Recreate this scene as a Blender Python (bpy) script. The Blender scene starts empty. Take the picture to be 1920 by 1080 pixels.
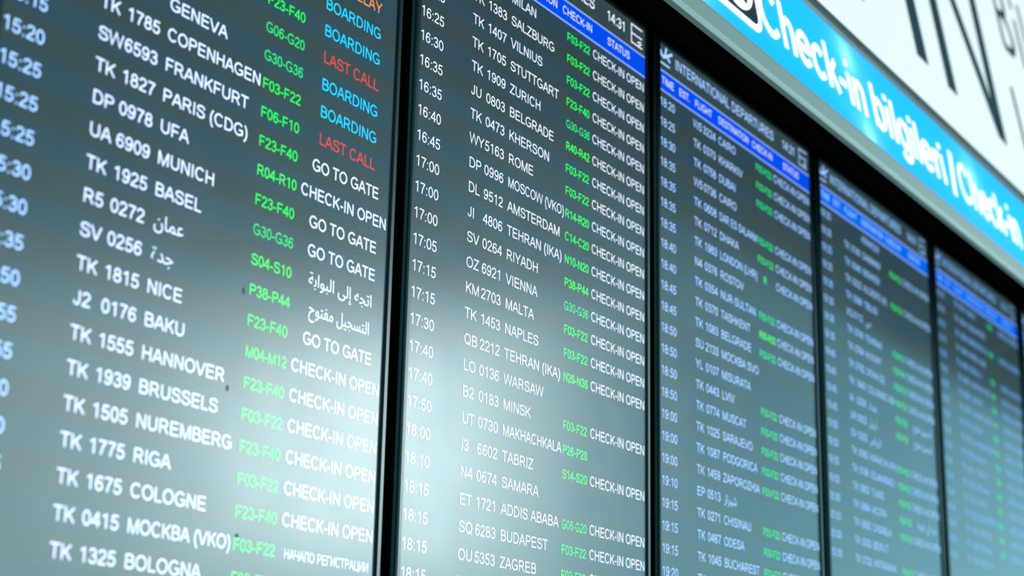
import bpy, bmesh, math
from mathutils import Matrix, Vector

# ------------------------------------------------------------------ scene frame
# All the layout is worked out in "rows" (the pitch of one line of flights on
# the screens); one row is 39 mm.  u runs to the right along the row of
# screens, y into the wall (negative = towards the hall), v upwards.
S = 0.039
Z0 = 2.75
sc = bpy.context.scene
COL = sc.collection
def W(u, y, v):
    return Vector((u * S, y * S, v * S + Z0))
def lin(r, g, b):
    f = lambda c: (c / 255 / 12.92) if c / 255 <= 0.04045 else ((c / 255 + 0.055) / 1.055) ** 2.4
    return (f(r), f(g), f(b))

# camera -----------------------------------------------------------------------
R = ((0.5468425615, -0.2391697125, -0.8023472201),
     (-0.8369953256, -0.1332185825, -0.5307462993),
     (0.0200508804, 0.9617955385, -0.2730335223))
CAMP = Vector((-13.81782, -34.90263, -30.05070))
FPX = 3148.2265
cam_data = bpy.data.cameras.new('camera')
cam = bpy.data.objects.new('camera', cam_data)
COL.objects.link(cam)
M = Matrix(R).to_4x4()
M.translation = W(*CAMP)
cam.matrix_world = M
cam_data.sensor_width = 36.0
cam_data.lens = FPX / 1920 * 36.0
cam_data.clip_start = 0.05
cam_data.dof.use_dof = True
FOCUS = Vector((18.873 + 16.8, 0.0, -9.0))           # flight numbers of the second screen
fwd = -Vector((R[0][2], R[1][2], R[2][2]))
cam_data.dof.focus_distance = (FOCUS - CAMP).dot(fwd) * S
cam_data.dof.aperture_fstop = 3.3
cam_data.dof.aperture_blades = 0
sc.camera = cam

# colour management ----------------------------------------------------------------
sc.view_settings.view_transform = 'Standard'
sc.view_settings.look = 'None'
sc.view_settings.exposure = 0.0
sc.view_settings.gamma = 1.0
sc.view_settings.use_curve_mapping = False

# world: daylight of the hall, bright near the horizon, dim towards the ceiling ----------
world = bpy.data.worlds.new('hall_daylight')
sc.world = world
world.use_nodes = True
nt = world.node_tree
nt.nodes.clear()
out = nt.nodes.new('ShaderNodeOutputWorld')
bg = nt.nodes.new('ShaderNodeBackground')
tc = nt.nodes.new('ShaderNodeTexCoord')
sp = nt.nodes.new('ShaderNodeSeparateXYZ')
rp = nt.nodes.new('ShaderNodeValToRGB')
nt.links.new(tc.outputs['Generated'], sp.inputs[0])
nt.links.new(sp.outputs['Z'], rp.inputs[0])
nt.links.new(rp.outputs[0], bg.inputs['Color'])
nt.links.new(bg.outputs[0], out.inputs[0])
WORLD_STRENGTH = 2.3
bg.inputs['Strength'].default_value = WORLD_STRENGTH
cr = rp.color_ramp
cr.elements[0].position = 0.0
cr.elements[0].color = (0.34, 0.86, 0.95, 1)
cr.elements[1].position = 1.0
cr.elements[1].color = (0.03, 0.06, 0.065, 1)
for pos, c in ((0.10, (0.34, 0.84, 1.0, 1)), (0.22, (0.15, 0.41, 0.51, 1)), (0.34, (0.045, 0.12, 0.14, 1)), (0.45, (0.02, 0.05, 0.06, 1))):
    e = cr.elements.new(pos)
    e.color = c

# a bright window bay on the other side of the hall, mirrored in the first two screens
def area_light(name, loc, target, w, h, power, color):
    d = bpy.data.lights.new(name, 'AREA')
    d.shape = 'RECTANGLE'
    d.size, d.size_y, d.energy, d.color = w, h, power, color
    o = bpy.data.objects.new(name, d)
    COL.objects.link(o)
    o.location = loc
    o.rotation_euler = (target - loc).to_track_quat('-Z', 'Y').to_euler()
    return o
HIT = W(24.6, 0.0, -21.2)
REFL = Vector((0.716, -0.681, 0.15)).normalized()
area_light('hall_window_light', HIT + REFL * 5.5, HIT, 3.0, 1.7, 92.0, (0.74, 1.0, 1.0))
HIT2 = W(29.2, 0.0, -19.5)
area_light('hall_window_light', HIT2 + Vector((0.763, -0.623, 0.169)).normalized() * 5.3, HIT2, 1.1, 0.95, 44.0, (0.84, 1.0, 1.0))

# ------------------------------------------------------------------ materials
MATS = {}
def mat(name, base=(0.5, 0.5, 0.5), rough=0.5, metal=0.0, emit=None, strength=1.0, ior=1.45, spec=0.5, noise=None):
    if name in MATS:
        return MATS[name]
    m = bpy.data.materials.new(name)
    m.use_nodes = True
    b = m.node_tree.nodes['Principled BSDF']
    b.inputs['Base Color'].default_value = (*base, 1)
    b.inputs['Roughness'].default_value = rough
    b.inputs['Metallic'].default_value = metal
    b.inputs['IOR'].default_value = ior
    b.inputs['Specular IOR Level'].default_value = spec
    if emit is not None:
        b.inputs['Emission Color'].default_value = (*emit, 1)
        b.inputs['Emission Strength'].default_value = strength
        m.cycles.emission_sampling = 'NONE'
    if noise:                                    # dusty, uneven gloss
        n = m.node_tree.nodes.new('ShaderNodeTexNoise')
        g = m.node_tree.nodes.new('ShaderNodeNewGeometry')
        mr = m.node_tree.nodes.new('ShaderNodeMapRange')
        n.inputs['Scale'].default_value = noise[0]
        n.inputs['Detail'].default_value = 4
        mr.inputs['To Min'].default_value = rough - noise[1]
        mr.inputs['To Max'].default_value = rough + noise[1]
        m.node_tree.links.new(g.outputs['Position'], n.inputs['Vector'])
        m.node_tree.links.new(n.outputs['Fac'], mr.inputs['Value'])
        m.node_tree.links.new(mr.outputs[0], b.inputs['Roughness'])
    MATS[name] = m
    return m

SCR = dict(base=(0.006, 0.008, 0.009), rough=0.215, noise=(9.0, 0.045))
def lcd(name, rgb, k=1.0):
    return mat(name, emit=lin(*rgb), strength=k, **SCR)
M_SCREEN = lcd('lcd_background', (52, 72, 77))
M_EVEN = lcd('lcd_band_blue', (46, 72, 84))
M_ODD = lcd('lcd_band_grey', (52, 70, 72))
M_BAR = lcd('lcd_header_blue', (0, 78, 240))
M_BAR_FAR = lcd('lcd_header_blue_far', (0, 106, 240))
M_LINE = lcd('lcd_header_rule', (150, 180, 240))
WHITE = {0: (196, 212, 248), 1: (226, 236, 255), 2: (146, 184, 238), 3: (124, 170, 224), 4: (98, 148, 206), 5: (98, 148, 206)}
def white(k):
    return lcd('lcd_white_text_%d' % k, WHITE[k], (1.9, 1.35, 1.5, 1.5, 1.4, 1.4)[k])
def green(k, code):
    if code[0] == 'G':
        return lcd('lcd_dim_green', (34, 196, 104), 1.7)
    if code[0] in 'RSPNM':
        return lcd('lcd_bright_green', (48, 226, 74), 1.7)
    if k >= 2:
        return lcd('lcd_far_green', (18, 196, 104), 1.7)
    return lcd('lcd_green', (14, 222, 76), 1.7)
M_CYAN = lcd('lcd_cyan_text', (0, 190, 255), 1.6)
M_RED = lcd('lcd_red_text', (228, 66, 58), 1.1)
M_ORANGE = lcd('lcd_orange_text', (232, 138, 76), 1.3)
M_BEZEL = mat('bezel_plastic', (0.012, 0.02, 0.022), 0.30, spec=0.5)
M_HOUSING = mat('black_housing', (0.005, 0.0038, 0.0028), 0.6, spec=0.0)
M_TRIM = mat('side_trim_metal', (0.10, 0.20, 0.20), 0.35, metal=0.6)
M_WALL = mat('dark_wall', (0.006, 0.0042, 0.003), 0.8, spec=0.0)
M_DUST = mat('dark_dust', (0.14, 0.19, 0.19), 0.9, spec=0.1)
M_ALU = mat('brushed_aluminium', (0.33, 0.32, 0.285), 0.5, metal=0.2)
M_ALU_DARK = mat('grey_frame', (0.075, 0.075, 0.07), 0.4, metal=0.2)

# ------------------------------------------------------------------ lettering
# A grotesque drawn as strokes, in thousandths of an em.
def arc(cx, cy, rx, ry, a0, a1, n=14):
    return [(cx + rx * math.cos(math.radians(a0 + (a1 - a0) * i / n)),
             cy + ry * math.sin(math.radians(a0 + (a1 - a0) * i / n))) for i in range(n + 1)]
def ring(cx, cy, rx, ry, n=26):
    return ('o', arc(cx, cy, rx, ry, 0, 360, n)[:-1])
def spl(*P):
    P = [P[0]] + list(P) + [P[-1]]
    r = []
    for i in range(1, len(P) - 2):
        for k in range(4):
            t = k / 4
            q = []
            for d in (0, 1):
                a, b, c, e = P[i - 1][d], P[i][d], P[i + 1][d], P[i + 2][d]
                q.append(0.5 * (2 * b + (c - a) * t + (2 * a - 5 * b + 4 * c - e) * t * t + (3 * b - a - 3 * c + e) * t ** 3))
            r.append(tuple(q))
    r.append(P[-2])
    return r
SIX = spl((468, 545), (420, 640), (290, 676), (160, 600), (92, 400), (100, 190), (170, 70), (280, 38), (400, 90), (466, 225), (405, 365), (285, 420), (160, 370), (98, 250))
BOWL_P = [(122, 672), (390, 672)] + arc(390, 506, 190, 166, 90, -90, 10)[1:] + [(122, 340)]
G = {
 'A': (667, [[(40, 0), (316, 700)], [(627, 0), (351, 700)], [(150, 245), (517, 245)]]),
 'B': (667, [[(118, 0), (118, 716)], [(118, 672), (360, 672)] + arc(360, 526, 185, 146, 90, -90, 10)[1:] + [(118, 380)], [(118, 380), (385, 380)] + arc(385, 212, 205, 168, 90, -90, 10)[1:] + [(118, 44)]]),
 'C': (722, [arc(378, 358, 288, 324, 40, 320, 24)]),
 'D': (722, [[(122, 0), (122, 716)], [(122, 672), (330, 672)] + arc(330, 358, 300, 314, 90, -90, 16)[1:] + [(122, 44)]]),
 'E': (667, [[(122, 0), (122, 716)], [(122, 672), (600, 672)], [(122, 372), (575, 372)], [(122, 44), (615, 44)]]),
 'F': (611, [[(122, 0), (122, 716)], [(122, 672), (568, 672)], [(122, 350), (515, 350)]]),
 'G': (778, [arc(398, 358, 308, 324, 42, 322, 24) + [(676, 130), (676, 326), (420, 326)]]),
 'H': (722, [[(122, 0), (122, 716)], [(600, 0), (600, 716)], [(122, 375), (600, 375)]]),
 'I': (278, [[(139, 0), (139, 716)]]),
 'J': (500, [[(372, 716), (372, 210)] + arc(222, 200, 150, 162, 0, -180, 10)]),
 'K': (667, [[(118, 0), (118, 716)], [(600, 705), (118, 240)], [(290, 410), (612, 8)]]),
 'L': (556, [[(118, 0), (118, 716)], [(118, 44), (525, 44)]]),
 'M': (833, [[(116, 0), (116, 716)], [(717, 0), (717, 716)], [(125, 700), (416, 20), (708, 700)]]),
 'N': (722, [[(120, 0), (120, 716)], [(602, 0), (602, 716)], [(132, 690), (590, 26)]]),
 'O': (778, [ring(389, 358, 302, 324)]),
 'P': (667, [[(122, 0), (122, 716)], BOWL_P]),
 'Q': (778, [ring(389, 358, 302, 324), [(440, 190), (700, -20)]]),
 'R': (722, [[(122, 0), (122, 716)], BOWL_P, [(400, 335), (640, 8)]]),
 'S': (667, [spl((575, 520), (520, 635), (330, 678), (150, 620), (112, 530), (160, 440), (330, 385), (500, 335), (580, 225), (540, 100), (340, 38), (150, 85), (85, 230))]),
 'T': (611, [[(306, 0), (306, 716)], [(22, 672), (590, 672)]]),
 'U': (722, [[(120, 716), (120, 270)] + arc(361, 270, 241, 230, 180, 360, 14) + [(602, 716)]]),
 'V': (667, [[(42, 710), (322, 15)], [(625, 710), (345, 15)]]),
 'W': (944, [[(40, 710), (225, 20), (472, 690), (719, 20), (904, 710)]]),
 'X': (667, [[(40, 8), (620, 708)], [(620, 8), (40, 708)]]),
 'Y': (667, [[(334, 0), (334, 300), (45, 710)], [(334, 300), (622, 710)]]),
 'Z': (611, [[(50, 672), (540, 672), (60, 44), (570, 44)]]),
 '0': (556, [ring(278, 358, 196, 322)]),
 '1': (556, [[(330, 0), (330, 716)], [(345, 690), (240, 600), (112, 545)]]),
 '2': (556, [spl((88, 510), (140, 630), (285, 676), (425, 620), (462, 510), (400, 390), (220, 225), (70, 50)) , [(40, 44), (510, 44)]]),
 '3': (556, [spl((90, 540), (150, 645), (275, 676), (405, 620), (438, 525), (380, 415), (225, 378)), spl((225, 378), (400, 345), (468, 210), (405, 85), (270, 38), (135, 80), (75, 195))]),
 '4': (556, [[(392, 0), (392, 716)], [(385, 690), (48, 212), (525, 212)]]),
 '5': (556, [[(490, 672), (165, 672), (112, 350)], spl((112, 345), (270, 425), (415, 370), (468, 230), (400, 90), (265, 38), (135, 80), (70, 190))]),
 '6': (556, [SIX]),
 '7': (556, [[(48, 672), (500, 672)], spl((490, 665), (340, 440), (255, 220), (215, 0))]),
 '8': (556, [ring(278, 527, 160, 149, 20), ring(278, 210, 198, 172, 22)]),
 '9': (556, [[(556 - x, 716 - y) for x, y in SIX]]),
 '-': (333, [[(45, 258), (288, 258)]]),
 ':': (278, [[(139, 0), (139, 100)], [(139, 418), (139, 518)]]),
 '.': (278, [[(139, 0), (139, 100)]]),
 '(': (333, [spl((270, 735), (150, 520), (105, 260), (150, 0), (270, -205))]),
 ')': (333, [spl((63, 735), (183, 520), (228, 260), (183, 0), (63, -205))]),
 "'": (191, [[(95, 716), (95, 470)]]),
 ' ': (278, []),
 '\u041f': (719, [[(120, 0), (120, 716)], [(600, 0), (600, 716)], [(120, 672), (600, 672)]]),
 '\u041b': (656, [[(20, 44), (95, 60), (140, 200), (160, 672), (540, 672), (540, 0)]]),
 '\u0418': (719, [[(120, 0), (120, 716)], [(600, 0), (600, 716)], [(132, 26), (590, 690)]]),
 '\u0426': (740, [[(120, 716), (120, 44), (690, 44), (690, -140)], [(590, 716), (590, 44)]]),
 '\u0427': (667, [[(560, 0), (560, 716)], [(95, 716), (95, 480)] + arc(240, 460, 145, 150, 180, 270, 8) + [(560, 310)]]),
 '\u0413': (542, [[(122, 0), (122, 716)], [(122, 672), (540, 672)]]),
 # lower case for the sign
 'c': (500, [arc(262, 260, 200, 226, 42, 318, 20)]),
 'h': (556, [[(112, 0), (112, 716)], [(112, 250), (112, 330)] + spl((118, 350), (190, 450), (290, 484), (400, 440), (432, 330)) + [(432, 0)]]),
 'e': (556, [[(60, 265), (486, 265)], arc(276, 260, 212, 226, 2, 318, 24)]),
 'k': (500, [[(112, 0), (112, 716)], [(430, 510), (112, 200)], [(220, 310), (450, 8)]]),
 'i': (240, [[(120, 0), (120, 519)], [(120, 630), (120, 725)]]),
 'n': (556, [[(112, 0), (112, 519)], [(112, 250), (112, 330)] + spl((118, 350), (190, 450), (290, 484), (400, 440), (432, 330)) + [(432, 0)]]),
 'b': (556, [[(112, 0), (112, 716)], ring(290, 260, 186, 226, 22)]),
 'l': (240, [[(120, 0), (120, 716)]]),
 'g': (556, [ring(262, 265, 186, 222, 22), [(446, 519), (446, 20)] + spl((446, 0), (400, -120), (270, -165), (140, -135), (85, -70))]),
 'r': (333, [[(112, 0), (112, 519)], spl((112, 300), (150, 430), (230, 480), (330, 478))]),
 '/': (278, [[(-10, -20), (288, 740)]]),
}
for cyr, lat in (('\u041c', 'M'), ('\u041e', 'O'), ('\u0421', 'C'), ('\u041a', 'K'), ('\u0412', 'B'), ('\u0410', 'A'), ('\u041d', 'H'), ('\u0420', 'P'), ('\u0415', 'E'), ('\u0422', 'T')):
    G[cyr] = G[lat]

def ribbon(pts, w, closed=False):
    """outline quads of a polyline of width w with mitred joints"""
    n = len(pts)
    L, Rr = [], []
    for i in range(n):
        p = Vector(pts[i])
        a = Vector(pts[i - 1]) if (i > 0 or closed) else None
        b = Vector(pts[(i + 1) % n]) if (i < n - 1 or closed) else None
        d1 = (p - a).normalized() if a is not None and (p - a).length > 1e-9 else None
        d2 = (b - p).normalized() if b is not None and (b - p).length > 1e-9 else None
        if d1 is None: d1 = d2
        if d2 is None: d2 = d1
        t = (d1 + d2)
        t = t.normalized() if t.length > 1e-6 else d1
        nrm = Vector((-t.y, t.x))
        c = max(0.45, nrm.dot(Vector((-d1.y, d1.x))))
        L.append(p + nrm * (w / 2 / c))
        Rr.append(p - nrm * (w / 2 / c))
    quads = []
    for i in range(n if closed else n - 1):
        j = (i + 1) % n
        quads.append((L[i], Rr[i], Rr[j], L[j]))
    return quads

def text_quads(s, weight=88, x_scale=1.0):
    x = 0
    quads = []
    for ch in s:
        adv, strokes = G[ch]
        for st in strokes:
            if isinstance(st, tuple):
                q = ribbon(st[1], weight, True)
            else:
                q = ribbon(st, weight)
            for f in q:
                quads.append([((p.x + x) / 1000 * x_scale, p.y / 1000) for p in f])
        x += adv
    return quads, x / 1000 * x_scale

MESH = {}
def flat_mesh(key, quads, size, material, depth=0.0):
    """lettering as a mesh in the x-z plane facing the hall (-y), sizes in rows"""
    if key in MESH:
        return MESH[key]
    vs, fs = [], []
    for q in quads:
        i = len(vs)
        vs += [(px * size * S, 0.0, py * size * S) for px, py in q]
        fs.append((i, i + 1, i + 2, i + 3))
    me = bpy.data.meshes.new('lettering')
    me.from_pydata(vs, [], fs)
    me.materials.append(material)
    # all faces must look towards -y
    bm = bmesh.new()
    bm.from_mesh(me)
    for f in bm.faces:
        f.normal_update()
        if f.normal.y > 0:
            f.normal_flip()
    bm.to_mesh(me)
    bm.free()
    MESH[key] = me
    return me

# ------------------------------------------------------------------ objects
def tag(o, label=None, cat=None, group=None, kind=None):
    for k, v in (('label', label), ('category', cat), ('group', group), ('kind', kind)):
        if v:
            o[k] = v
    return o
def empty(name, loc):
    o = bpy.data.objects.new(name, None)
    o.empty_display_size = 0.1
    COL.objects.link(o)
    o.location = loc
    return o
def link(name, me, parent=None, loc=(0, 0, 0)):
    o = bpy.data.objects.new(name, me)
    COL.objects.link(o)
    if parent is not None:
        o.parent = parent
    o.location = loc
    return o
class MB:
    """collects solids in (u, y, v) rows"""
    def __init__(self):
        self.v, self.f = [], []
    def box(self, u0, u1, y0, y1, v0, v1):
        i = len(self.v)
        self.v += [(u, y, v) for u in (u0, u1) for y in (y0, y1) for v in (v0, v1)]
        self.f += [tuple(i + k for k in q) for q in ((0, 1, 3, 2), (4, 6, 7, 5), (0, 4, 5, 1), (2, 3, 7, 6), (0, 2, 6, 4), (1, 5, 7, 3))]
    def prism(self, pts, u0, u1):
        """closed (y, v) section swept along u"""
        i = len(self.v)
        n = len(pts)
        self.v += [(u0, y, v) for y, v in pts] + [(u1, y, v) for y, v in pts]
        self.f.append(tuple(range(i, i + n)))
        self.f.append(tuple(range(i + 2 * n - 1, i + n - 1, -1)))
        for k in range(n):
            m = (k + 1) % n
            self.f.append((i + k, i + n + k, i + n + m, i + m))
    def frame(self, rings):
        """rectangular rings (u0,u1,v0,v1,y) joined one after the other"""
        base = []
        for u0, u1, v0, v1, y in rings:
            base.append(len(self.v))
            self.v += [(u0, y, v0), (u1, y, v0), (u1, y, v1), (u0, y, v1)]
        for a, b in zip(base, base[1:]):
            for k in range(4):
                m = (k + 1) % 4
                self.f.append((a + k, a + m, b + m, b + k))
    def mesh(self, name, material, bevel=0.0):
        me = bpy.data.meshes.new(name)
        me.from_pydata([(u * S, y * S, v * S) for u, y, v in self.v], [], self.f)
        bm = bmesh.new()
        bm.from_mesh(me)
        bmesh.ops.recalc_face_normals(bm, faces=bm.faces)
        if bevel:
            bmesh.ops.bevel(bm, geom=bm.edges[:], offset=bevel * S, segments=2, affect='EDGES', profile=0.6)
        bm.to_mesh(me)
        bm.free()
        me.materials.append(material)
        return me
    def build(self, name, material, parent=None, loc=(0, 0, 0), bevel=0.0):
        return link(name, self.mesh(name, material, bevel), parent, loc)

# ------------------------------------------------------------------ setting
WALL_Y = 2.6
HOUSE_GAP = 0.12
b = MB(); b.box(-60, 240, WALL_Y, WALL_Y + 5, -Z0 / S, 60)
tag(b.build('wall_back', M_WALL, loc=W(0, 0, 0)), kind='structure')
b = MB(); b.box(-60, 240, -200, WALL_Y, -Z0 / S - 3, -Z0 / S)
tag(b.build('floor', mat('floor_stone', (0.30, 0.33, 0.33), 0.35), loc=W(0, 0, 0)), kind='structure')

# ------------------------------------------------------------------ flight displays
P = 18.87306
UL, UR = 13.536, 30.936                  # lit area
VT, VB = 3.12, -27.8
BZ = 0.30                                # bezel width
BASE = (UL + UR) / 2                     # origin of a display: middle of its lower edge, at the back
ORIG_V = VB - BZ - 0.05
HOUSE_Y = WALL_Y - HOUSE_GAP

def here(u, y, v):
    return ((u - BASE) * S, (y - HOUSE_Y) * S, (v - ORIG_V) * S)
def at_origin(mb):
    mb.v = [(u - BASE, y - HOUSE_Y, v - ORIG_V) for u, y, v in mb.v]
    return mb

b = MB(); b.frame([(UL - .02, UR + .02, VB - .02, VT + .02, 0.10), (UL - .09, UR + .09, VB - .09, VT + .09, 0.10), (UL - .09, UR + .09, VB - .09, VT + .09, -0.06),
                   (UL - BZ + .05, UR + BZ - .05, VB - BZ + .05, VT + BZ + .02, -0.06), (UL - BZ, UR + BZ, VB - BZ, VT + BZ + .07, 0.0), (UL - BZ, UR + BZ, VB - BZ, VT + BZ + .07, 0.2)])
ME_BEZEL = at_origin(b).mesh('bezel', M_BEZEL)
b = MB(); b.box(UL - BZ + .01, UR + BZ - .01, 0.2, HOUSE_Y, VB - BZ + .01, VT + BZ + .05)
ME_HOUSING = at_origin(b).mesh('housing', M_HOUSING)
b = MB(); b.frame([(UL - BZ - .03, UR + BZ + .03, VB - BZ - .03, VT + BZ + .10, 0.10), (UL - BZ - .03, UR + BZ + .03, VB - BZ - .03, VT + BZ + .10, 0.19)])
b.frame([(UL - BZ - .03, UR + BZ + .03, VB - BZ - .03, VT + BZ + .10, 0.10), (UL - BZ + .02, UR + BZ - .02, VB - BZ + .02, VT + BZ + .05, 0.10)])
ME_EDGE = at_origin(b).mesh('edge_trim', M_TRIM)
b = MB(); b.box(UL - .05, UR + .05, 0.06, 0.3, VB - .05, VT + .05)
ME_SCREEN = at_origin(b).mesh('screen', M_SCREEN)
def plate(u0, u1, v0, v1, m, y0, y1, name):
    q = MB(); q.box(u0 - u0, u1 - u0, y0, y1, 0, v1 - v0)
    return q.mesh(name, m)
ME_BAND = [plate(UL, UR, 0, 1.0, m, -0.004, 0.02, 'flight_row') for m in (M_EVEN, M_ODD)]
ME_BAR = {}

SIZE = 0.587
def put(parent, name, s, u, v, size, material, k, anchor='l', weight=96, xs=1.0, base=(0, 0), label=None, widest=99.0):
    """writes s on a display; base = where the parent part sits"""
    q, w = text_quads(s, weight, xs)
    if w * size > widest:
        xs *= widest / (w * size)
        q, w = text_quads(s, weight, xs)
    w *= size
    if anchor == 'c': u -= w / 2
    if anchor == 'r': u -= w
    me = flat_mesh((s, size, material.name, weight, xs), q, size, material)
    o = link(name, me, parent, ((u - base[0]) * S, -0.014 * S, (v - base[1]) * S))
    if label: o['label'] = label
    return o

def arabic(s, h, material):
    key = ('ar', s, h, material.name)
    if key in MESH:
        return MESH[key]
    c = bpy.data.curves.new('arabic', 'FONT')
    c.body = s
    c.resolution_u = 3
    o = bpy.data.objects.new('arabic_source', c)
    COL.objects.link(o)
    bpy.context.view_layer.update()
    me = bpy.data.meshes.new_from_object(o.evaluated_get(bpy.context.evaluated_depsgraph_get()))
    bpy.data.objects.remove(o)
    bpy.data.curves.remove(c)
    x0 = min((v.co.x for v in me.vertices), default=0)
    for v in me.vertices:
        v.co = ((v.co.x - x0) * h * S, 0.0, v.co.y * h * S)
    me.materials.clear()
    me.materials.append(material)
    MESH[key] = me
    return me
def put_arabic(parent, name, s, u, v, h, material, anchor='l', base=(0, 0), width=None):
    me = arabic(s, h, material)
    w = max((q.co.x for q in me.vertices), default=0) / S
    o = link(name, me, parent, (0, 0, 0))
    if width and w:
        o.scale.x = width / w
        w = width
    if anchor == 'c': u -= w / 2
    o.location = ((u - base[0]) * S, -0.014 * S, (v - base[1]) * S)
    return o

CHECK, GO, BOARD, LAST = 'CHECK-IN OPEN', 'GO TO GATE', 'BOARDING', 'LAST CALL'
# Arabic words in presentation forms, already in visual order
AMMAN = '\ufee5\ufe8e\ufee4\ufecb'
JEDDAH = '\ufe93\ufeaa\ufe9f'
GO_AR = '\ufe94\ufe91\ufe8d\ufeee\ufe92\ufedf\ufe8d \ufef0\ufedf\ufe87 \ufeea\ufea0\ufe97\ufe8d'
OPEN_AR = '\ufea1\ufeee\ufe98\ufed4\ufee3 \ufede\ufef4\ufea0\ufeb4\ufe98\ufedf\ufe8d'
DUBAI = '\ufef2\ufe91\ufea9'
BAGHDAD = '\ufea9\ufe8d\ufeaa\ufed0\ufe91'
ERBIL = '\ufede\ufef4\ufe91\ufead\ufe83'
RIYADH_AR = '\ufebd\ufe8e\ufef3\ufeae\ufedf\ufe8d'
SHIRAZ = '\ufeaf\ufe8d\ufeae\ufef4\ufeb7'

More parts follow.
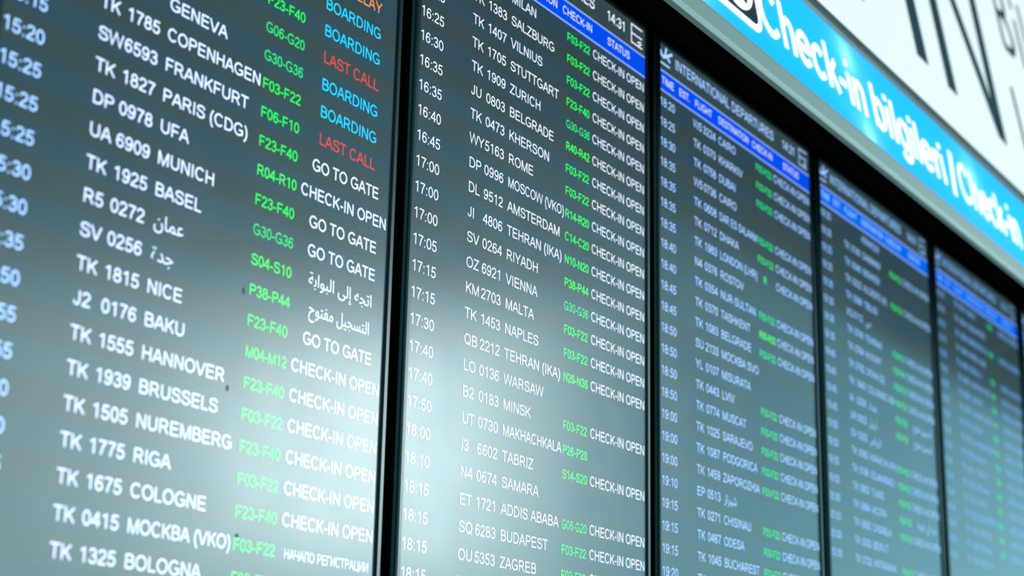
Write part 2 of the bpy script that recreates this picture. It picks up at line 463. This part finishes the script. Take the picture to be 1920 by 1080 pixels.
# row: (time, airline, number, destination, gates, status)
DATA = {
 0: {4: ('', '', '', '', '', 'DELAY'),
     5: ('', '', '', '', '', BOARD),
     6: ('', '', '', '', 'F23-F40', BOARD),
     7: ('', '', '', '', 'G06-G20', LAST),
     8: ('', 'TK', '', 'GENEVA', 'G30-G36', BOARD),
     9: ('', 'TK', '1785', 'COPENHAGEN', 'F03-F22', BOARD),
     10: ('15:15', 'SW', '6593', 'FRANKFURT', 'F06-F10', LAST),
     11: ('15:20', 'TK', '1827', 'PARIS (CDG)', 'F23-F40', GO),
     12: ('15:25', 'DP', '0978', 'UFA', 'R04-R10', CHECK),
     13: ('15:25', 'UA', '6909', 'MUNICH', 'F23-F40', GO),
     14: ('15:25', 'TK', '1925', 'BASEL', 'G30-G36', GO),
     15: ('15:30', 'R5', '0272', AMMAN, 'S04-S10', GO_AR),
     16: ('15:30', 'SV', '0256', JEDDAH, 'P38-P44', OPEN_AR),
     17: ('15:35', 'TK', '1815', 'NICE', 'F23-F40', GO),
     18: ('15:50', 'J2', '0176', 'BAKU', 'M04-M12', CHECK),
     19: ('15:55', 'TK', '1555', 'HANNOVER', 'F23-F40', CHECK),
     20: ('15:55', 'TK', '1939', 'BRUSSELS', 'F03-F22', CHECK),
     21: ('16:00', 'TK', '1505', 'NUREMBERG', 'F23-F40', CHECK),
     22: ('16:10', 'TK', '1775', 'RIGA', 'F03-F22', CHECK),
     23: ('16:15', 'TK', '1675', 'COLOGNE', 'F23-F40', CHECK),
     24: ('', 'TK', '0415', '\u041c\u041e\u0421\u041a\u0412\u0410 (VKO)', 'F03-F22', '\u041d\u0410\u0427\u0410\u041b\u041e \u0420\u0415\u0413\u0418\u0421\u0422\u0420\u0410\u0426\u0418\u0418'),
     25: ('', 'TK', '1325', 'BOLOGNA', 'F03-F22', CHECK)},
 1: {0: ('', '', '', 'MILAN', 'F03-F22', CHECK),
     1: ('', 'TK', '1383', 'SALZBURG', 'F03-F22', CHECK),
     2: ('16:25', 'TK', '1407', 'VILNIUS', 'F03-F22', CHECK),
     3: ('16:25', 'TK', '1705', 'STUTTGART', 'F23-F40', CHECK),
     4: ('16:30', 'TK', '1909', 'ZURICH', 'G30-G36', CHECK),
     5: ('16:35', 'JU', '0803', 'BELGRADE', 'R40-R42', CHECK),
     6: ('16:35', 'TK', '0473', 'KHERSON', 'F03-F22', CHECK),
     7: ('16:40', 'WY', '5163', 'ROME', 'F03-F22', CHECK),
     8: ('16:45', 'DP', '0996', 'MOSCOW (VKO)', 'R14-R20', CHECK),
     9: ('17:00', 'DL', '9512', 'AMSTERDAM', 'C14-C20', CHECK),
     10: ('17:00', 'JI', '4806', 'TEHRAN (IKA)', 'N10-N20', CHECK),
     11: ('17:00', 'SV', '0264', 'RIYADH', 'P38-P44', CHECK),
     12: ('17:05', 'OZ', '6921', 'VIENNA', 'G30-G36', CHECK),
     13: ('17:15', 'KM', '2703', 'MALTA', 'F03-F22', CHECK),
     14: ('17:15', 'TK', '1453', 'NAPLES', 'F03-F22', CHECK),
     15: ('17:30', 'QB', '2212', 'TEHRAN (IKA)', 'N26-N36', CHECK),
     16: ('17:40', 'LO', '0136', 'WARSAW', '', ''),
     17: ('17:40', 'B2', '0183', 'MINSK', 'F03-F22', CHECK),
     18: ('17:50', 'UT', '0730', 'MAKHACHKALA', 'P26-P28', ''),
     19: ('18:00', 'I3', '6602', 'TABRIZ', 'S14-S20', CHECK),
     20: ('18:10', 'N4', '0674', 'SAMARA', '', ''),
     21: ('18:15', 'ET', '1721', 'ADDIS ABABA', 'G06-G20', CHECK),
     22: ('18:15', 'SQ', '6283', 'BUDAPEST', 'F03-F22', CHECK),
     23: ('18:15', 'OU', '5353', 'ZAGREB', 'F03-F22', CHECK),
     24: ('18:15', 'TK', '', '', '', '')},
 2: {0: ('18:20', 'W5', '3224', 'CAIRO', 'F03-F22', CHECK),
     1: ('18:25', 'TK', '0370', 'KHARKIV', 'F03-F22', CHECK),
     2: ('18:30', 'TK', '0758', 'DUBAI', 'F03-F22', CHECK),
     3: ('18:35', 'W5', '0736', 'CAIRO', '', ''),
     4: ('18:35', 'TK', '0608', 'DAR ES SALAAM', 'F03-F22', CHECK),
     5: ('18:35', 'TK', '0712', 'DHAKA', 'F03-F22', CHECK),
     6: ('18:35', 'TK', '1983', 'LONDON (LHR)', ' R', CHECK),
     7: ('18:40', 'N4', '0376', 'ROSTOV', '', ''),
     8: ('18:40', 'TK', '0354', 'NUR-SULTAN', 'F03-F22', CHECK),
     9: ('18:45', 'TK', '0370', 'TASHKENT', 'R05-R02', CHECK),
     10: ('18:45', 'TK', '1083', 'BELGRADE', 'F03-F22', CHECK),
     11: ('18:50', 'SU', '2133', '\u041c\u041e\u0421\u041a\u0412\u0410 SVO', '', ''),
     12: ('18:50', 'YL', '0107', 'MISURATA', '', ''),
     13: ('18:50', 'TK', '0443', 'LVIV', 'F03-F22', CHECK),
     14: ('18:50', 'TK', '0774', 'MUSCAT', 'F03-F22', CHECK),
     15: ('19:00', 'TK', '1025', 'SARAJEVO', 'F03-F22', CHECK),
     16: ('19:00', 'TK', '1087', 'PODGORICA', 'F03-F22', CHECK),
     17: ('19:00', 'TK', '1459', 'ZAPOROZHIA', 'F03-F22', CHECK),
     18: ('19:10', 'EP', '0513', SHIRAZ, '', ''),
     19: ('19:15', 'TK', '0271', 'CHISINAU', 'F03-F22', CHECK),
     20: ('19:15', 'TK', '0467', 'ODESA', 'F03-F22', CHECK),
     21: ('19:15', 'TK', '1045', 'BUCHAREST', 'F03-F22', CHECK),
     22: ('19:20', 'TK', '', '', '', '')},
 3: {0: ('19:20', '', '', 'KRAKOW', '', ''),
     1: ('19:20', 'TK', '0180', 'DAMMAM', 'F03-F22', CHECK),
     2: ('19:25', 'TK', '0346', 'BISHKEK', '', ''),
     3: ('19:25', 'TK', '0332', 'ALGIERS (A)', 'F03-F22', CHECK),
     4: ('19:30', 'TK', '0386', 'TBILISI', '', ''),
     5: ('19:30', 'XQ', '0112', DUBAI, '', ''),
     6: ('19:35', 'TK', '0740', 'TEHRAN', 'F03-F22', CHECK),
     7: ('19:35', 'TK', '0764', 'KUWAIT', 'F23-F40', CHECK),
     8: ('19:40', 'TK', '0782', 'DOHA (D)', 'F03-F22', CHECK),
     9: ('19:40', 'TK', '1843', 'COLOMBO AB', 'F03-F22', CHECK),
     10: ('19:45', 'IA', '0226', BAGHDAD, 'F03-F22', OPEN_AR),
     11: ('19:45', 'UR', '0802', ERBIL, 'F03-F22', OPEN_AR),
     12: ('19:50', 'SV', '0262', RIYADH_AR, '', ''),
     13: ('19:50', 'TK', '0082', 'KARACHI (KH)', 'F03-F22', CHECK),
     14: ('19:55', 'TK', '0196', 'ISLAMABAD I', 'F03-F22', CHECK),
     15: ('19:55', 'TK', '0652', 'TUNIS', 'F03-F22', CHECK),
     16: ('20:00', 'TK', '0664', 'ACCRA', 'F03-F22', GO_AR),
     17: ('20:00', 'TK', '0692', 'CASABLA', 'F03-F22', CHECK),
     18: ('20:05', 'TK', '0332', 'BEIRUT', '', ''),
     19: ('20:05', 'TK', '0722', 'ANTANANA', 'F03-F22', CHECK)},
 4: {0: ('20:10', 'TK', '0010', 'MALE', 'F03', CHECK),
     1: ('20:10', 'TK', '0054', 'SINGAPORE', '', ''),
     2: ('20:15', 'TK', '0068', 'BANGKOK KL', 'F03', CHECK),
     3: ('20:15', 'TK', '0084', 'MANILA (M)', '', ''),
     4: ('20:20', 'TK', '0092', 'SEOUL I', 'F03', CHECK),
     5: ('20:20', 'TK', '0606', 'NAIROBI NBO', 'F03', CHECK),
     6: ('20:25', 'TK', '0624', 'LAGOS', 'F03', CHECK),
     7: ('20:25', 'TK', '0676', 'DAKAR (DSS)', 'F03', CHECK),
     8: ('20:30', 'TK', '0714', 'DELHI', 'F03', CHECK),
     9: ('20:30', 'TK', '0720', 'MUMBAI BOM', 'F03', CHECK),
     10: ('20:35', 'TK', '0726', 'MASHH', 'F03', CHECK),
     11: ('20:35', 'TK', '0874', 'TABRIZ T', 'F03', CHECK),
     12: ('20:40', 'TK', '0878', 'ISFAHAN', 'F03', CHECK),
     13: ('20:40', 'TK', '1024', 'SOFIA', 'F03', CHECK),
     14: ('20:45', 'TK', '1032', 'BUDAPEST B', 'F03', CHECK),
     15: ('20:45', 'TK', '1054', 'SKOPJE', 'F03', CHECK),
     16: ('20:50', 'TK', '1068', 'TIRANA', 'F03', CHECK),
     17: ('20:50', 'TK', '1078', 'PRISTIN', '', '')},
 5: {i: (t, '', '', '', '', '') for i, t in enumerate(('20:55', '20:55', '21:00', '21:00', '21:05', '21:05', '21:10', '21:10', '21:15'))},
}
FIRST_HEADER = 1                                    # the first screen's header is above the picture
LABELS = {
 0: 'leftmost flight screen showing blue BOARDING lines and red LAST CALL entries',
 1: 'flight screen second from left, the sharp one listing STUTTGART and MOSCOW (VKO)',
 2: 'blurred flight screen third from left, directly below the words Check-in bilgileri',
 3: 'blurred flight screen fourth from left, right of the one listing DAR ES SALAAM',
 4: 'small strongly blurred flight screen fifth from left near the right edge',
 5: 'flight screen of which only a dark sliver shows at the far right edge',
}

WEIGHT = (96, 80, 92, 92, 92, 92)
def is_arabic(s):
    return any(ord(c) > 0xfb00 for c in s)

for k in range(6):
    root = empty('flight_display', W(k * P + BASE, HOUSE_Y, ORIG_V))
    tag(root, LABELS[k], 'departure screen', 'row of flight departure screens')
    link('housing', ME_HOUSING, root)
    link('edge_trim', ME_EDGE, root)
    link('bezel', ME_BEZEL, root)
    link('screen', ME_SCREEN, root)
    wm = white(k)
    if k >= FIRST_HEADER:
        o = link('page_title', flat_mesh(('title', k), text_quads('INTERNATIONAL DEPARTURES', 92)[0], 0.745, wm), root, here(15.1, 0.045, 2.33))
        o['label'] = 'pale INTERNATIONAL DEPARTURES heading'
        link('clock', flat_mesh(('clock', k), text_quads('14:31', 92)[0], 0.69, wm), root, here(27.42, 0.045, 2.33))
        # plane taking off above a runway line, and the boarding-card sign at the right
        plane = [[(0.05, .52), (.35, .42), (1.05, .78), (1.2, .86)], [(.45, .50), (.62, .98)], [(.62, .58), (.98, .36)], [(.10, .50), (.02, .72)]]
        q = []
        for st in plane:
            q += [[tuple(p) for p in f] for f in ribbon(st, 0.15)]
        q += [[tuple(p) for p in f] for f in ribbon([(0.02, .08), (.95, .08)], 0.09)]
        link('plane_symbol', flat_mesh(('plane', k), q, 1.0, wm), root, here(13.62, 0.045, 2.1))
        q = []
        for st in ([(1.08, .95), (.05, .95), (.05, .05), (1.08, .05)], [(.05, .52), (1.05, .52)], [(.62, .22), (.95, .34)], [(.7, .1), (1.0, .26)]):
            q += [[tuple(p) for p in f] for f in ribbon(st, 0.06)]
        link('page_symbol', flat_mesh(('page', k), q, 1.0, wm), root, here(29.64, 0.045, 2.06))
        bm_ = M_BAR if k < 3 else M_BAR_FAR
        if bm_.name not in ME_BAR:
            ME_BAR[bm_.name] = plate(UL, UR, .75, 1.83, bm_, -0.004, 0.02, 'header_bar')
        bar = link('header_bar', ME_BAR[bm_.name], root, here(UL, 0.05, .75))
        bar['label'] = 'bright blue column heading bar'
        for v0 in (.75, 1.75):
            link('rule', MESH.setdefault('rule', plate(UL, UR, 0, .075, M_LINE, -0.006, 0.0, 'rule')), bar, (0, -0.006 * S, (v0 - .75) * S))
        for s, u in (('TIME', 13.74), ('EST.', 15.48), ('FLIGHT', 17.15), ('DESTINATION', 19.72), ('CHECK-IN', 23.63)):
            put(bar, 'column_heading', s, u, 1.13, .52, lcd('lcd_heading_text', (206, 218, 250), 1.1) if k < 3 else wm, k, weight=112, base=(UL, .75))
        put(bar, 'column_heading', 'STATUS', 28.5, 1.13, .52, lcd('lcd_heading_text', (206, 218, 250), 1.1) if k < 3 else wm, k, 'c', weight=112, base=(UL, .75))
    rows = DATA[k]
    for r in sorted(rows):
        t, al, num, dest, gate, stat = rows[r]
        v = -r
        base = (UL, v - .29)
        band = link('flight_row', ME_BAND[r % 2], root, here(UL, 0.05, v - .29))
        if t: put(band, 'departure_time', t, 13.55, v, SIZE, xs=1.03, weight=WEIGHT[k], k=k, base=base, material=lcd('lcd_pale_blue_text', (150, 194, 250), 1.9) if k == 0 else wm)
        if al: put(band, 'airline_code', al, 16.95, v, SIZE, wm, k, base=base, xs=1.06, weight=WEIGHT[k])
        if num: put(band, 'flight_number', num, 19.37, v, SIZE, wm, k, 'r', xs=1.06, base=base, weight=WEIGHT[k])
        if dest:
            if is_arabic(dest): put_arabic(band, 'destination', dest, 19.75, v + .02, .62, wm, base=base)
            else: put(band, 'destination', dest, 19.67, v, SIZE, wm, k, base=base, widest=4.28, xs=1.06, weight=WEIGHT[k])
        if gate:
            o = put(band, 'gate_code', gate.strip(), 24.02 if gate[0] != ' ' else 24.7, v, .512, green(k, gate.strip()), k, base=base, weight=98, widest=1.97)
            o['label'] = 'green gate code'
        if stat:
            if is_arabic(stat):
                put_arabic(band, 'status', stat, 28.53, v + .03, .62, wm, 'c', base=base, width=3.35 if stat == GO_AR else 3.2)
            else:
                sm, sz, u, a, lab = wm, SIZE, 28.53, 'c', None
                if stat == BOARD: sm, lab = M_CYAN, 'light blue status word'
                if stat == LAST: sm, lab = M_RED, 'red status words'
                if stat == 'DELAY': sm, u, a, lab = M_ORANGE, 30.08, 'r', 'orange status word'
                if stat[0] == '\u041d': sz = .44
                put(band, 'status', stat, u, v, sz, sm, k, a, base=base, label=lab, weight=WEIGHT[k], widest=4.72 if sz == SIZE else 4.3)
    if k == 0:                                     # specks of dirt on the first screen
        for (u, v, rx, rz, rot) in ((23.79, -15.95, .05, .12, .1), (23.35, -19.15, .05, .10, -.1), (25.15, -26.2, .07, .07, 0), (24.2, -23.55, .07, .06, 0)):
            q = MB()
            n = 10
            q.v = [(0, -0.02, 0)] + [(rx * math.cos(2 * math.pi * i / n + rot), 0.0, rz * math.sin(2 * math.pi * i / n)) for i in range(n)]
            q.f = [(0, 1 + (i + 1) % n, 1 + i) for i in range(n)]
            o = q.build('dirt_speck', M_DUST, root, here(u, 0.03, v))
            o['label'] = 'small dark speck of dirt'

# ------------------------------------------------------------------ fascia above the screens: it leans back by nine degrees
TILT = math.radians(9.0)
FY, FV = -1.0, 4.6
FNEAR = 0.84                                # the fascia stands this much nearer than the plane it was measured on
ST, CT = math.sin(TILT), math.cos(TILT)
def F(u, s, off=0.0):
    """point on the leaning fascia: s up along it, off towards the hall"""
    x = Vector((u, FY + s * ST - off * CT, FV + s * CT + off * ST))
    return tuple(CAMP + (x - CAMP) * FNEAR)
def sec(pts):
    return [F(0, s, o)[1:] for s, o in pts]
SU0, SU1 = F(22.0, 0)[0], F(205.0, 0)[0]

OX = W(*F(86, 0))
sign = empty('lightbox_sign', OX)
tag(sign, 'long blue lit sign with white Check-in bilgileri lettering above the screens', 'sign')
def fpart(name, mb, m, parent, root_loc=OX, bevel=0.0, me=None):
    me = mb.mesh(name, m, bevel)
    d = root_loc - W(0, 0, 0)
    for v in me.vertices:
        v.co -= d
    return link(name, me, parent)
b = MB()
b.prism(sec([(0.30, 0.0), (0.30, -1.5), (0.45, -1.5), (0.45, 0.0)]), SU0, SU1)
b.prism(sec([(9.0, 0.0), (9.0, -1.5), (8.85, -1.5), (8.85, 0.0)]), SU0, SU1)
b.prism(sec([(0.30, -1.5), (0.30, -1.6), (9.0, -1.6), (9.0, -1.5)]), SU0, SU1)
fpart('housing', b, M_HOUSING, sign)
b = MB(); b.prism(sec([(0.5, -1.38), (0.5, -1.45), (8.8, -1.45), (8.8, -1.38)]), SU0, SU1)
fpart('reflector', b, mat('white_inside', (0.7, 0.72, 0.72), 0.7), sign)
b = MB(); b.prism(sec([(0.06, -0.2), (0.06, 0.10), (0.16, 0.20), (0.34, 0.24), (1.30, 0.24), (1.52, 0.20), (1.70, 0.06), (1.74, -0.02), (1.74, -0.2)]), SU0, SU1)
fpart('lower_frame', b, M_ALU, sign)
b = MB(); b.prism(sec([(8.14, -0.2), (8.14, 0.02), (8.30, 0.16), (8.55, 0.20), (9.10, 0.16), (9.34, 0.02), (9.34, -0.2)]), SU0, SU1)
fpart('upper_frame', b, M_ALU_DARK, sign)

def glow_mat(name, emit, strength, trans, tw=0.6):
    m = mat(name, (0.0, 0.02, 0.06), 0.25, emit=emit, strength=strength, spec=0.3)
    n, l = m.node_tree.nodes, m.node_tree.links
    t = n.new('ShaderNodeBsdfTranslucent')
    t.inputs['Color'].default_value = (*trans, 1)
    a = n.new('ShaderNodeAddShader')
    o = n['Material Output']
    l.new(n['Principled BSDF'].outputs[0], a.inputs[0])
    l.new(t.outputs[0], a.inputs[1])
    l.new(a.outputs[0], o.inputs['Surface'])
    return m
M_BLUE = glow_mat('blue_acrylic', (0.0, 0.345, 0.96), 0.98, (0.32, 0.42, 0.5))
M_LETTER = mat('white_acrylic_letters', (0.3, 0.3, 0.3), 0.3, emit=(1.0, 0.96, 1.0), strength=1.0)
b = MB(); b.prism(sec([(1.6, 0.0), (8.3, 0.0), (8.3, -0.06), (1.6, -0.06)]), SU0, SU1)
fpart('face', b, M_BLUE, sign)
# lamps inside the box, some mounted low and some high
for i, (u, s) in enumerate(((53.5, 2.0), (75.0, 6.9), (76.5, 1.9), (97.5, 6.0), (116.0, 4.0))):
    d = bpy.data.lights.new('sign_lamp', 'POINT')
    d.energy = 0.24
    d.color = (0.9, 0.97, 1.0)
    d.shadow_soft_size = 0.02
    o = bpy.data.objects.new('sign_lamp', d)
    COL.objects.link(o)
    o.location = W(*F(u, s, -1.2))

ROT = Matrix.Rotation(-TILT, 4, 'X')
def fascia_text(name, s, u0, u1, base_s, size, weight, material, parent, off, root_loc, thick=0.06):
    q, w = text_quads(s, weight)
    fascia_mesh(name, [[(x * (u1 - u0) / w, y * size) for x, y in f] for f in q], u0, base_s, material, parent, off, root_loc, thick)
def fascia_mesh(name, quads, u0, base_s, material, parent, off, root_loc, thick=0.06):
    vs, fs = [], []
    for f in quads:
        i = len(vs)
        area = sum(f[j][0] * f[(j + 1) % 4][1] - f[(j + 1) % 4][0] * f[j][1] for j in range(4))
        if area < 0: f = f[::-1]
        for o_ in (off + thick, off):
            for x, y in f:
                vs.append(tuple(W(*F(u0 + x, base_s + y, o_)) - root_loc))
        fs += [(i, i + 1, i + 2, i + 3)] + [(i + 4 + j, i + 4 + (j + 1) % 4, i + (j + 1) % 4, i + j) for j in range(4)]
    me = bpy.data.meshes.new(name)
    me.from_pydata(vs, [], fs)
    me.materials.append(material)
    return link(name, me, parent)
def rq(pts, w, closed=False):
    return [[tuple(p) for p in f] for f in ribbon(pts, w, closed)]

fascia_text('lettering', 'Check-in', 61.75, 77.1, 3.4, 4.15, 112, M_LETTER, sign, 0.0, OX)
fascia_text('lettering', 'bilgileri', 78.0, 91.2, 3.4, 4.15, 112, M_LETTER, sign, 0.0, OX)
fascia_mesh('lettering', rq([(92.35, 3.1), (93.15, 6.6)], 0.62), 0, 0, M_LETTER, sign, 0.0, OX)
fascia_text('lettering', 'Check-in', 94.0, 107.9, 3.4, 4.15, 112, M_LETTER, sign, 0.0, OX)

# pictogram at the left of the words: a dark rounded tile with a white rim and a white face
def rounded(cx, cy, hw, hh, r, n=6):
    pts = []
    for sx, sy, a in ((1, 1, 0), (-1, 1, 90), (-1, -1, 180), (1, -1, 270)):
        pts += [(cx + sx * (hw - r) + r * math.cos(math.radians(a + 90 * i / n)), cy + sy * (hh - r) + r * math.sin(math.radians(a + 90 * i / n))) for i in range(n + 1)]
    return pts
def fan(pts, c):
    return [[c, c, a, b_] for a, b_ in zip(pts, pts[1:] + pts[:1])]
def disc(name, pts, c, material, off, thick):
    vs, fs = [], []
    n = len(pts)
    for o_ in (off + thick, off):
        for x, y in pts:
            vs.append(tuple(W(*F(x, y, o_)) - OX))
    fs.append(tuple(range(n)))
    for j in range(n):
        fs.append((n + j, n + (j + 1) % n, (j + 1) % n, j))
    me = bpy.data.meshes.new(name)
    me.from_pydata(vs, [], fs)
    me.materials.append(material)
    return link(name, me, sign)
M_TILE = mat('dark_tile', (0.01, 0.02, 0.025), 0.35)
o = disc('symbol_rim', rounded(58.4, 5.3, 3.38, 2.55, 0.9), None, M_LETTER, 0.0, 0.05)
o = disc('symbol_tile', rounded(58.4, 5.3, 2.85, 2.15, 0.5), None, M_TILE, 0.05, 0.03); o['label'] = 'dark rounded symbol tile'
disc('symbol_face', [(58.9 + 2.1 * math.cos(a * math.pi / 14), 5.2 + 1.85 * math.sin(a * math.pi / 14)) for a in range(28)], None, M_LETTER, 0.08, 0.03)
fascia_mesh('symbol_mark', rq([(58.9, 6.0), (59.2, 4.5), (59.8, 4.2), (60.4, 5.2)], 0.42), 0, 0, M_TILE, sign, 0.11, OX, 0.02)

# dark soffit between the sign and the wall
_, ya, va = F(0, 0.5, -1.75)
b = MB(); b.prism([(ya, va), (0.2, 3.85), (WALL_Y - .02, 4.0), (WALL_Y - .02, 4.6), (0.2, 4.5), (ya, va + 0.7)], SU0 - 30, SU1)
tag(b.build('trim_1', M_WALL, loc=W(0, 0, 0)), kind='structure')

# ------------------------------------------------------------------ white backlit board above the sign
BX = W(*F(86, 9.4))
board = empty('backlit_board', BX)
tag(board, 'white backlit board with huge dark letters above the blue sign', 'advertising board')
M_BOARD = mat('white_backlit_sheet', (0.08, 0.08, 0.08), 0.35, emit=(0.76, 0.875, 0.90), strength=1.0, spec=0.2)
b = MB(); b.prism(sec([(9.36, -0.35), (48, -0.35), (48, -0.6), (9.36, -0.6)]), SU0, SU1)
fpart('sheet', b, M_BOARD, board, BX)
b = MB(); b.prism(sec([(9.36, -0.62), (48, -0.62), (48, -1.5), (9.36, -1.5)]), SU0, SU1)
fpart('housing', b, M_HOUSING, board, BX)
M_INK = mat('dark_letter_film', (0.008, 0.02, 0.025), 0.5, emit=lin(20, 38, 44), strength=1.0, spec=0.15)
def stroke(pts, w):
    return fascia_mesh('letter_stroke', rq(pts, w), 0, 0, M_INK, board, -0.35, BX, 0.03)
def letter(name, strokes):
    q = []
    for pts, w in strokes:
        q += rq(pts, w)
    o = fascia_mesh(name, q, 0, 0, M_INK, board, -0.35, BX, 0.03)
    o['label'] = 'dark ' + name.replace('_', ' ')
    return o
letter('big_letter', [([(81.1, 13.9), (81.1, 34)], 2.0)])
letter('big_letter', [([(93.1, 13.9), (93.1, 34)], 2.25)])
letter('big_letter', [([(99.3, 13.75), (99.6, 34)], 2.0), ([(111.1, 13.7), (112.2, 34)], 1.9), ([(99.8, 34), (110.9, 14.2)], 1.75)])
letter('small_letter', [([(119.9, 25.9), (120.0, 33.2)], .75), ([(119.9, 25.95), (121.6, 25.95)] + arc(121.6, 27.7, 1.6, 1.75, -90, 90, 10) + [(119.9, 29.5)], .8), ([(119.9, 29.5), (121.4, 29.5)] + arc(121.4, 31.3, 1.4, 1.75, -90, 90, 10) + [(119.9, 33.1)], .8)])
letter('small_letter', [([(125.86, 25.9), (125.86, 30.9)], .75), ([(125.95, 32.1), (125.9, 33.2)], .75)])
letter('small_letter', [([(128.6, 25.9), (128.6, 33.6)], .75)])
letter('small_letter', [([(118.4, 14.2), (118.4, 21.3)], .75), ([(118.4, 14.5), (121.5, 14.5)], .75)])
